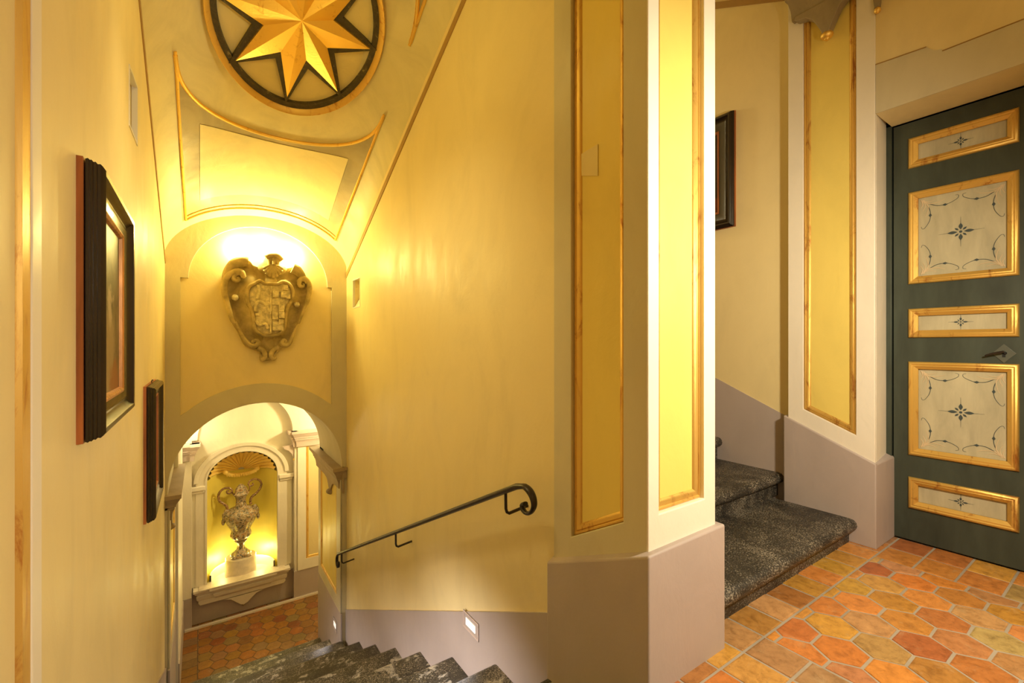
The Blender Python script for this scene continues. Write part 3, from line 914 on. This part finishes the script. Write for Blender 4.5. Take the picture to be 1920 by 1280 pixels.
steplight(XL + .012, 2.18, 2.36, -.45, -.35, 'unseen added step light low in the left wall, below the large painting', 85, 1, 84, -.20, 1.0)  # unseen, added to light the base opposite; cone kept off the pillar
steplight(XL + .012, 4.45, 4.63, -1.66, -1.56, 'recessed step light low in the left wall near the arch', 38, 1, 110, -.30, 1.0)
steplight(XL + .012, 3.10, 3.28, -.98, -.88, 'unseen added step light low in the left wall, midway down the flight', 48, 1, 110, -.32, 1.0)  # unseen extra lamp, added to even out the light on the opposite base
steplight(1.232, 5.17, 5.32, -1.98, -1.86, 'small recessed step light at the foot of the lower archway', 4)
for (x, sg, hole, lab) in ((XL, -1, hl, 'rectangular recessed uplighter high on the left wall above the large painting'),
                           (XR, 1, hr, 'small recessed uplighter in the right wall beside the coat of arms')):
    r = thing('recessed_wall_light', (x + sg * .05, hole[0][0], hole[0][1]), lab, 'lamp')
    y0, y1 = hole[0][0], hole[1][0]; z0 = hole[0][1]; z1 = hole[2][1]
    fr = frX(x, sg)
    MB().ring(fr, hole, [(-.006, 0), (-.006, -.003), (.004, -.003), (.004, .02)]).build('rim', M['white'], r)
    MB().add([fr(y0, z0, .01), fr(y1, z0, .01), fr(y1, z1 - .10, .11), fr(y0, z1 + (-.1), .11)], [(0, 1, 2, 3)]).build('reflector', M['greige'], r)
    MB().plate(fr, [(y0 - .002, z0), (y1 + .002, z0), (y1 + .002, z1 + .01), (y0 - .002, z1 + .01)], [], .112, .118).build('housing', M['white'], r)

# ================================================================ VAULT DECORATION
def vs(x, y, d=0):
    return (x, y, vz(x, y) - d)
def vpanel(root, flip):
    cy = 3.21
    def yy(y): return 2 * cy - y if flip else y
    xc, hw = .526, .655
    far_y = 4.93
    def top(x): return 3.49 + .645 * math.sqrt(max(0, 1 - ((x - xc) / hw) ** 2))
    def side(t, s):   # t 0 top ..1 bottom
        return xc + s * (hw - .022 * t)
    def patch(i0, i1, n, d, ins, mat, nm):
        nu, nv = 40, 20
        rows = []
        for j in range(nv + 1):
            row = []
            for i in range(nu + 1):
                u = -1 + 2 * i / nu
                us = math.sin(u * PI / 2)
                x = xc + us * (hw - ins)
                yt = 3.49 + ins * 1.6 + .645 * math.sqrt(max(0, 1 - ((x - xc) / hw) ** 2)) if ins == 0 else None
                if ins:
                    yt = 4.03 + .155 * (1 - us * us)
                yb = far_y - ins * 1.3
                row.append(vs(x, yy(yt + (yb - yt) * j / nv), d))
            rows.append(row)
        MB().loft(rows).build(nm, M[mat], root, smooth=180)
    patch(0, 0, 0, .003, 0, 'band', 'wash_band')
    patch(0, 0, 0, .006, .125, 'panel_v', 'field')
    def strip(pts, w_, nm='gilded_outline'):
        mb = MB()
        P = [Vector(p) for p in pts]
        mb.tube([vs(p.x, yy(p.y), .006) for p in P], w_, 8)
        return mb
    arcp = [(xc + hw * math.cos(t), 3.49 + .645 * math.sin(t)) for t in [PI * k / 48 for k in range(49)]]
    m1 = strip(arcp, .013)
    m2 = strip([(xc - hw, 3.47), (xc - hw + .01, 4.2), (xc - hw + .022, far_y)], .010)
    m3 = strip([(xc + hw, 3.47), (xc + hw - .01, 4.2), (xc + hw - .022, far_y)], .010)
    xs = [xc - hw + .022 + (2 * hw - .044) * k / 40 for k in range(41)]
    m4 = strip([(x, far_y) for x in xs], .009)
    m5 = strip([(x, far_y - .04) for x in xs], .006)
    for m_ in (m2, m3, m4, m5):
        m1.add(m_.v, m_.f)
    m1.build('gilded_outline', M['gold'], root)
M['panel_v'] = plaster('vault_field_plaster', (.84, .70, .34), .1)
r = thing('vault_panel', (.52, 4.5, 2.6), 'four-pointed painted vault panel with gilded outline above the coat of arms', 'panel')
vpanel(r, False)
r = thing('vault_panel', (.52, 2.0, 3.9), 'painted vault panel on the near side of the star roundel, only its gilded tip showing', 'panel')
vpanel(r, True)

# star roundel ------------------------------------------------------
S5 = .5
CC = Vector((.530, 3.185, 0)); CC.z = 2.33 + S5 * (5.03 - CC.y)
eX = Vector((1, 0, 0)); eS = Vector((0, 1, -S5)).normalized(); eN = eX.cross(eS)
if eN.z > 0: eN = -eN        # points down into the room
RX, RY = .522, .650
def D(px_, py_, n):
    return tuple(CC + eX * px_ + eS * py_ + eN * n)
def ell(rx, ry, n, k=72):
    return [D(rx * math.cos(2 * PI * i / k), ry * math.sin(2 * PI * i / k), n) for i in range(k)]
r = thing('star_roundel', tuple(CC), 'round ceiling medallion with faceted golden eight-pointed star in dark strapwork', 'ornament')
MB().loft([ell(RX, RY, -.28), ell(RX, RY, .028), ell(RX - .005, RY - .005, .034), ell(RX - .012, RY - .012, .030), ell(RX - .036, RY - .036, -.004), ell(RX - .036, RY - .036, -.28)], True, False).build('rim', M['gold_rim'], r)
MB().loft([ell(RX - .03, RY - .03, -.03), ell(.0001, .0001, -.03)], True, False).build('ground', M['panel_v'], r)
star_a = [180 - 2, 137, 91, 46, -6, -50, -92, -137]
tips = [(math.cos(math.radians(a_)), math.sin(math.radians(a_))) for a_ in [90 + 45 * k for k in range(8)]]
RS = .90
def sp(k, rr, n):
    a_ = math.radians(90 + 22.5 * k)
    return D(-.010 + (RX - .036) * rr * (.97 if math.cos(a_) > -.1 else 1.0) * math.cos(a_), -.038 + (RY - .036) * rr * .95 * math.sin(a_), n)
# strapwork: ring + star outline band
ringb = MB().loft([ell(RX - .036, RY - .036, -.03), ell(RX - .036, RY - .036, 0.0), ell((RX - .036) * .93, (RY - .036) * .93, 0.0), ell((RX - .036) * .93, (RY - .036) * .93, -.03)], True, False)
def star_loop(ro, ri, n):
    return [sp(k, ro if k % 2 == 0 else ri, n) for k in range(16)]
ringb.loft([star_loop(1.07, .555, -.03), star_loop(1.07, .555, .004), star_loop(.5, .25, .004)], True, False)
ringb.build('strapwork', M['darkband'], r, smooth=20)
mb = MB()
out0 = star_loop(.955, .43, .004); out1 = star_loop(.955, .43, .020)
c_ = D(-.012, -.105, .105)
vsn = out0 + out1 + [c_]
fs = []
for k in range(16):
    j = (k + 1) % 16
    fs.append((k, j, 16 + j, 16 + k)); fs.append((16 + k, 16 + j, 32))
mb.add(vsn, fs)
mb.build('star', M['gold'], r, smooth=5)

# ================================================================ COAT OF ARMS
r = thing('coat_of_arms', (.53, 5.0, 1.04), 'carved stone coat of arms with scrolls and shell mounted above the arch', 'coat of arms')
def SH(cx_, cy_, n=0):
    X = .161 + (cx_ - 75) * .000827
    Z = 2.076 - (cy_ - 100 - (cx_ - 590) * .07) * .000937
    return (X, 5.052 - n, Z)
outl = [(180, 800), (140, 660), (90, 540), (75, 430), (95, 340), (130, 240), (190, 165), (270, 140), (350, 160), (380, 200), (440, 215), (490, 200), (505, 130), (560, 100), (640, 110),
        (690, 150), (665, 180), (690, 225), (760, 225), (830, 215), (900, 270), (930, 340), (985, 390), (1000, 480), (985, 570), (940, 680), (890, 800), (850, 860),
        (800, 980), (760, 1060), (690, 1090), (640, 1120), (620, 1190), (540, 1205), (460, 1190), (450, 1110), (350, 1060), (290, 1010), (240, 900)]
P = spline([Vector((a_, b_, 0)) for a_, b_ in outl + outl[:1]], 3)[:-1]
cxs, cys = 535, 620
rows = []
for f, n in ((1.0, 0), (1.0, .04), (.975, .06), (.92, .058), (.84, .030), (.74, .030), (.62, .055), (.50, .09), (.30, .10), (.02, .105)):
    rows.append([SH(cxs + (p[0] - cxs) * f, cys + (p[1] - cys) * f, n) for p in P])
MB().loft(rows, True, True).build('field_slab', M['shield'], r, smooth=60)
def stroke(pts, rads, nn, mat, nm, n=6, seg=10):
    pp = spline([Vector((a_, b_, 0)) for a_, b_ in pts], n)
    rr = []
    for i in range(len(pp)):
        t = i / (len(pp) - 1) * (len(rads) - 1); k = min(int(t), len(rads) - 2)
        rr.append((rads[k] + (rads[k + 1] - rads[k]) * (t - k)) * .00112)
    m = MB().tube([SH(p[0], p[1], nn) for p in pp], rr, seg)
    return m.build(nm, M[mat], r, smooth=60) if nm else m
# side scrolls
stroke([(215, 335), (235, 340), (240, 360), (215, 375), (190, 355), (195, 320), (240, 300), (280, 330), (270, 370), (225, 385)][::-1][:1] and
       [(212, 352), (232, 345), (238, 362), (215, 374), (188, 352), (200, 318), (245, 302), (282, 322), (286, 350)], [6, 16, 18, 16, 14], .10, 'shield', 'scroll')
stroke([(286, 340), (260, 285), (190, 285), (125, 340), (100, 430), (112, 540), (145, 660), (175, 770), (205, 800)], [22, 30, 26, 22, 18, 12], .095, 'shield', 'scroll')
stroke([(330, 180), (270, 175), (190, 215), (130, 290), (100, 380)], [44, 52, 46, 34, 18], .075, 'shield', 'scroll')
stroke([(900, 400), (918, 412), (908, 435), (880, 430), (868, 400), (885, 370), (930, 372), (950, 405)], [6, 16, 18, 16], .10, 'shield', 'scroll')
stroke([(860, 390), (905, 350), (955, 372), (985, 440), (975, 550), (935, 660), (890, 760), (860, 830)], [18, 26, 24, 20, 14, 12], .095, 'shield', 'scroll')
stroke([(800, 235), (850, 260), (900, 310), (935, 360)], [48, 46, 34, 20], .075, 'shield', 'scroll')
stroke([(205, 780), (250, 880), (300, 970), (360, 1030), (410, 1035), (430, 1005), (405, 985), (380, 1000), (392, 1018)], [10, 16, 22, 20, 16, 10], .085, 'shield', 'scroll')
stroke([(850, 850), (800, 960), (760, 1040), (710, 1055), (680, 1030), (700, 1000), (725, 1015), (712, 1030)], [10, 16, 22, 20, 14, 8], .085, 'shield', 'scroll')
stroke([(430, 1060), (490, 1100), (510, 1160), (480, 1190), (458, 1175)], [18, 22, 18, 10], .06, 'shield', 'scroll')
stroke([(650, 1070), (590, 1100), (565, 1160), (600, 1190), (622, 1175)], [18, 22, 18, 10], .06, 'shield', 'scroll')
MB().ball(SH(205, 540, .07), .030).build('boss', M['shieldwhite'], r)
MB().ball(SH(848, 625, .07), .028).build('boss', M['shieldwhite'], r)
# scallop at the crown
mb = MB()
for k in range(9):
    an = math.radians(200 + 140 * k / 8)
    L = 130 - 25 * abs(k - 4) / 4
    mb.tube([SH(585, 200, .10), SH(585 + L * .6 * math.cos(an), 205 - L * .6 * math.sin(an), .115), SH(585 + L * math.cos(an), 210 - L * math.sin(an), .10)], [.006, .015, .018], 8)
mb.tube([SH(p[0], p[1], .085) for p in spline([Vector((510, 130, 0)), Vector((560, 108, 0)), Vector((640, 115, 0)), Vector((688, 155, 0))], 5)], .026, 8)
mb.tube([SH(540, 140, .08), SH(548, 210, .1)], .018, 8).tube([SH(590, 135, .085), SH(590, 210, .105)], .018, 8).tube([SH(645, 150, .08), SH(640, 215, .1)], .018, 8)
c1_ = SH(595, 165, .05); mb.ball(c1_, .085, 16, (.95, .6, .85)); c2_ = SH(585, 240, .06); mb.ball(c2_, .095, 16, (1.35, .5, .75))
mb.build('scallop', M['shield'], r, smooth=60)
# inner cartouche
cart = [(400, 400), (450, 375), (490, 400), (560, 405), (640, 405), (690, 385), (760, 415), (795, 490), (780, 580), (735, 660), (715, 760), (705, 860), (650, 930), (560, 945), (470, 930), (400, 870), (385, 760), (360, 660), (325, 600), (318, 500), (345, 430)]
cp = spline([Vector((a_, b_, 0)) for a_, b_ in cart + cart[:1]], 4)[:-1]
MB().tube([SH(p[0], p[1], .115) for p in cp], .017, 8, loop=True).build('cartouche_rim', M['shield'], r, smooth=60)
mb = MB()
mb.loft([[SH(550 + (p[0] - 550) * f, 660 + (p[1] - 660) * f, n) for p in cp] for f, n in ((1, .09), (.96, .108), (.6, .118), (.02, .122))], True, True)
mb.build('cartouche', M['shieldwhite'], r, smooth=60)
rnd = random.Random(3)
mb = MB()
mb.tube([SH(562, 430, .13), SH(556, 920, .13)], .008, 6)
for (x0, y0, x1, y1) in ((575, 480, 640, 550), (665, 490, 720, 555), (640, 620, 700, 700), (570, 700, 630, 780), (640, 700, 700, 770), (690, 420, 740, 480), (575, 800, 690, 900), (640, 780, 690, 830), (570, 570, 650, 630), (720, 520, 765, 570)):
    A = SH(x0, y0, 0); B = SH(x1, y1, 0); n = rnd.uniform(.136, .158)
    mb.box(A[0], B[0], 5.052 - n, 5.052 - .10, B[2], A[2])
for q in ([(400, 690), (410, 610), (460, 590), (520, 640), (540, 700)], [(420, 560), (440, 480), (430, 420)], [(410, 780), (440, 830), (500, 820), (530, 870)], [(400, 720), (440, 720), (450, 680)]):
    pp = spline([Vector((a_, b_, 0)) for a_, b_ in q], 5)
    mb.tube([SH(p[0], p[1], .125) for p in pp], .015, 8)
mb.build('heraldic_quartering', M['shieldwhite'], r, smooth=40)

# ================================================================ NICHE, SHELL, SILL
mb = MB()
arcs = [PI * k / 32 for k in range(33)]
inner = lambda R_, z: [(NCX + R_ * math.cos(t), NB + .01 + R_ * math.sin(t), z) for t in arcs]
mb.loft([inner(NR, -2.24), inner(NR, NSP), inner(NR + .05, NSP), inner(NR + .05, -2.24)], False, False)
struct(mb.build('wall_niche_back', M['niche']))
mb = MB()
rows = []
for a_ in range(13):
    t = PI / 2 * a_ / 12
    rows.append([(NCX + (NR + .02) * math.sin(t) * math.cos(p), NB + .01 + (NR + .02) * math.cos(t), NSP - .01 + .40 * math.sin(t) * math.sin(p)) for p in arcs])
mb.loft(rows, False, False)
struct(mb.build('ceiling_niche', M['cream']))
mb = MB().loft([inner(NR + .04, -2.235), [(NCX + .0001 * math.cos(t), NB + .01, -2.235) for t in arcs]], False, False)
mb.loft([inner(NR + .04, -2.30), [(NCX + .0001 * math.cos(t), NB + .01, -2.30) for t in arcs]], False, False)
struct(mb.build('floor_niche', M['marble']))
mb = MB().loft([inner(.395, -2.24), inner(.395, -2.10), inner(.405, -2.095), inner(.415, -2.10), inner(.415, -2.24)], False, False)
struct(mb.build('trim_11', M['cream']))
# golden scallop shell
r = thing('scallop_shell', (NCX, NB + .2, NSP), 'gilded scallop shell filling the top of the vase niche', 'ornament')
NRB = 17
rows = []
for a_ in range(15):
    t = .10 + (PI / 2 - .10) * a_ / 14
    row = []
    for k in range(NRB * 8 + 1):
        p = PI * k / (NRB * 8)
        rb = abs(math.sin(NRB * p)) ** .8
        q = (1 - .07 * rb * (.35 + .65 * math.sin(t)))
        row.append((NCX + NR * .985 * math.sin(t) * math.cos(p) * q, NB + .02 + NR * .95 * math.cos(t) * q, NSP + .005 + .365 * math.sin(t) * math.sin(p) * q))
    rows.append(row)
MB().loft(rows, False, False).build('fluted_bowl', M['shell'], r, smooth=80)
mb = MB()
hp = [(NCX - .20, NB + .30, NSP + .02), (NCX - .17, NB + .31, NSP - .01), (NCX - .10, NB + .33, NSP - .04), (NCX, NB + .34, NSP - .05), (NCX + .10, NB + .33, NSP - .04), (NCX + .17, NB + .31, NSP - .01), (NCX + .20, NB + .30, NSP + .02)]
mb.tube(spline([Vector(p) for p in hp], 5), .028, 10)
for k in range(13):
    u = -.19 + .38 * k / 12
    mb.ball((NCX + u, NB + .31, NSP - .052 + .9 * u * u), .017, 8, (.8, 1, 1.5))
mb.ball((NCX - .21, NB + .28, NSP + .03), .036).ball((NCX + .21, NB + .28, NSP + .03), .036)
mb.build('hinge_roll', M['shell'], r, smooth=60)
# niche surround
r = thing('niche_surround', (NCX, NB, -2.2), 'pale moulded stone architrave framing the arched vase niche', 'architrave')
def archband(ri, ro, n0, n1, zb_, mat, nm):
    outer_ = [(NCX + ro, zb_)] + arc(NCX, NSP, ro, ro * .84, 0, 180, 36) + [(NCX - ro, zb_)]
    inner_ = [(NCX - ri, zb_)] + arc(NCX, NSP, ri, ri * .84, 180, 0, 36) + [(NCX + ri, zb_)]
    return MB().plate(frY(NB, -1), outer_ + inner_, [], n0, n1).build(nm, M[mat], r, bevel=.004)
archband(NR - .001, NR + .13, 0, .035, -2.2, 'stone_trim', 'architrave')
archband(NR + .10, NR + .155, 0, .055, NSP, 'stone_trim', 'outer_fillet')
archband(NR - .001, NR + .022, .0, .045, -2.2, 'stone_trim', 'inner_fillet')
MB().box(NCX - NR - .24, NCX - NR - .02, NB - .07, NB, NSP - .10, NSP - .04).box(NCX - NR - .21, NCX - NR - .03, NB - .05, NB, NSP - .14, NSP - .10).build('impost_block', M['stone_trim'], r, bevel=.008)
MB().box(NCX + NR + .02, NCX + NR + .24, NB - .07, NB, NSP - .10, NSP - .04).box(NCX + NR + .03, NCX + NR + .21, NB - .05, NB, NSP - .14, NSP - .10).build('impost_block', M['stone_trim'], r, bevel=.008)
for sx_ in (NCX - NR - .20, NCX + NR + .07):
    MB().box(sx_, sx_ + .13, NB - .02, NB, -2.2, NSP - .14).build('side_strip', M['cream'], r)
# sill
r = thing('niche_sill', (NCX, NB - .1, -2.4), 'moulded stone sill with curved apron projecting under the vase niche', 'sill')
SP = [(0, -2.205), (.15, -2.205), (.15, -2.235), (.135, -2.245), (.125, -2.27), (.10, -2.285), (.095, -2.30), (.11, -2.31), (.105, -2.35), (.08, -2.385), (.05, -2.395), (0, -2.40)]
def sill(x0, x1, k, nm):
    rows = [[(x0 - e * .9 * k, NB, z) for e, z in SP], [(x0 - e * .9 * k, NB - e * k, z) for e, z in SP], [(x1 + e * .9 * k, NB - e * k, z) for e, z in SP], [(x1 + e * .9 * k, NB, z) for e, z in SP]]
    MB().loft(rows, False, False).build(nm, M['stone_trim'], r, smooth=30)
sill(.05, .99, 1.0, 'moulding'); sill(.27, .77, 1.25, 'projecting_block')
MB().box(-.02, 1.06, NB - .19, NB + .02, -2.206, -2.19).build('slab', M['marble'], r, bevel=.003)
ap = [(-.02, -2.36), (-.03, -2.41), (-.01, -2.44), (.14, -2.44), (.26, -2.45), (.36, -2.48), (.43, -2.54), (.47, -2.58), (.52, -2.60), (.57, -2.58), (.61, -2.54), (.68, -2.48), (.78, -2.45), (.90, -2.44), (1.05, -2.44), (1.07, -2.41), (1.06, -2.36)]
MB().plate(frY(NB, -1), ap, [], 0, .085).build('apron', M['stone_trim'], r, bevel=.02)
MB().ball((.52, NB - .05, -2.60), .028).build('drop', M['capital'], r)

# plinth and vase ------------------------------------------------------
VX, VY = .50, 7.90
o = MB().lathe((VX, VY, 0), [(.0001, -2.235), (.205, -2.235), (.200, -1.985), (.194, -1.975), (.0001, -1.975)], 48).build('plinth', M['marble'])
tag(o, 'low round veined marble plinth under the ornate vase in the niche', 'plinth')
r = thing('majolica_vase', (VX, VY, -1.975), 'tall ornate painted ceramic vase with two scrolled handles standing in the lit niche', 'vase')
prof = [(950, 3), (950, 95), (935, 100), (915, 92), (895, 72), (870, 42), (835, 33), (800, 36), (788, 58), (776, 62), (768, 50), (755, 70), (730, 96), (705, 102), (680, 96), (655, 90), (620, 104), (580, 128), (530, 152), (480, 165), (440, 158), (415, 130), (398, 90), (385, 60), (350, 50), (310, 48), (275, 56), (255, 72), (243, 78), (232, 66), (215, 60), (190, 56), (165, 42), (145, 24), (130, 8), (128, 1)]
K = .00131
def zv(y_): return -1.975 + (950 - y_) * K
def fn(r_, z_, t):
    yy_ = 950 - (z_) / K
    if 560 < yy_ < 780: return r_ * (1 + .05 * math.cos(10 * t))
    if 780 < yy_ < 950: return r_ * (1 + .08 * math.cos(6 * t))
    if yy_ < 250: return r_ * (1 + .10 * math.cos(5 * t))
    return r_ * (1 + .025 * math.cos(16 * t))
MB().lathe((VX, VY, -1.975), [(max(.0005, r_ * K), (950 - y_) * K) for y_, r_ in prof], 64, fn=fn).build('body', M['majolica'], r, smooth=60)
hL = [(215, 400), (205, 360), (175, 325), (140, 290), (128, 240), (140, 190), (180, 155), (230, 158), (258, 190), (240, 218), (212, 212), (210, 188), (228, 186)]
hR = [(445, 385), (440, 345), (455, 300), (495, 270), (530, 230), (552, 170), (530, 120), (480, 98), (435, 115), (420, 145), (440, 172), (468, 160), (458, 142)]
for pts in (hL, hR):
    pp = spline([Vector((a_, b_, 0)) for a_, b_ in pts], 5)
    n = len(pp)
    MB().tube([(VX + (p[0] - 345) * K, VY, zv(p[1])) for p in pp], [(.020 - .009 * i / n) for i in range(n)], 10).build('handle', M['handle'], r, smooth=60)
for pts in (((258, 190), (262, 225), (285, 250)), ((425, 150), (436, 205), (410, 240))):
    MB().tube([(VX + (p[0] - 345) * K, VY, zv(p[1])) for p in pts], .010, 8).build('handle_stem', M['handle'], r, smooth=60)
for sx in (-1, 1):
    mb = MB()
    mb.ball((VX + sx * .205, VY, zv(470)), .045, 12, (.8, .9, 1.6)).ball((VX + sx * .225, VY - .01, zv(530)), .032, 12, (.8, .9, 1.5)).ball((VX + sx * .18, VY, zv(420)), .038, 12)
    mb.build('mask_ornament', M['majolica'], r, smooth=60)
mb = MB()
mb.ball((VX, VY - .13, zv(530)), .06, 14, (1.2, .35, 1.0)).ball((VX - .01, VY - .10, zv(430)), .035, 12, (1, .6, 1.2)).ball((VX, VY - .085, zv(350)), .03, 12, (1, .5, 1.2))
mb.build('relief_figure', M['majolica'], r, smooth=60)
for k in range(4):
    an = PI / 4 + PI / 2 * k
    MB().ball((VX + .125 * math.cos(an), VY + .125 * math.sin(an), zv(940)), .035, 12, (1.2, 1.2, .65)).build('claw_foot', M['majolica'], r, smooth=60)
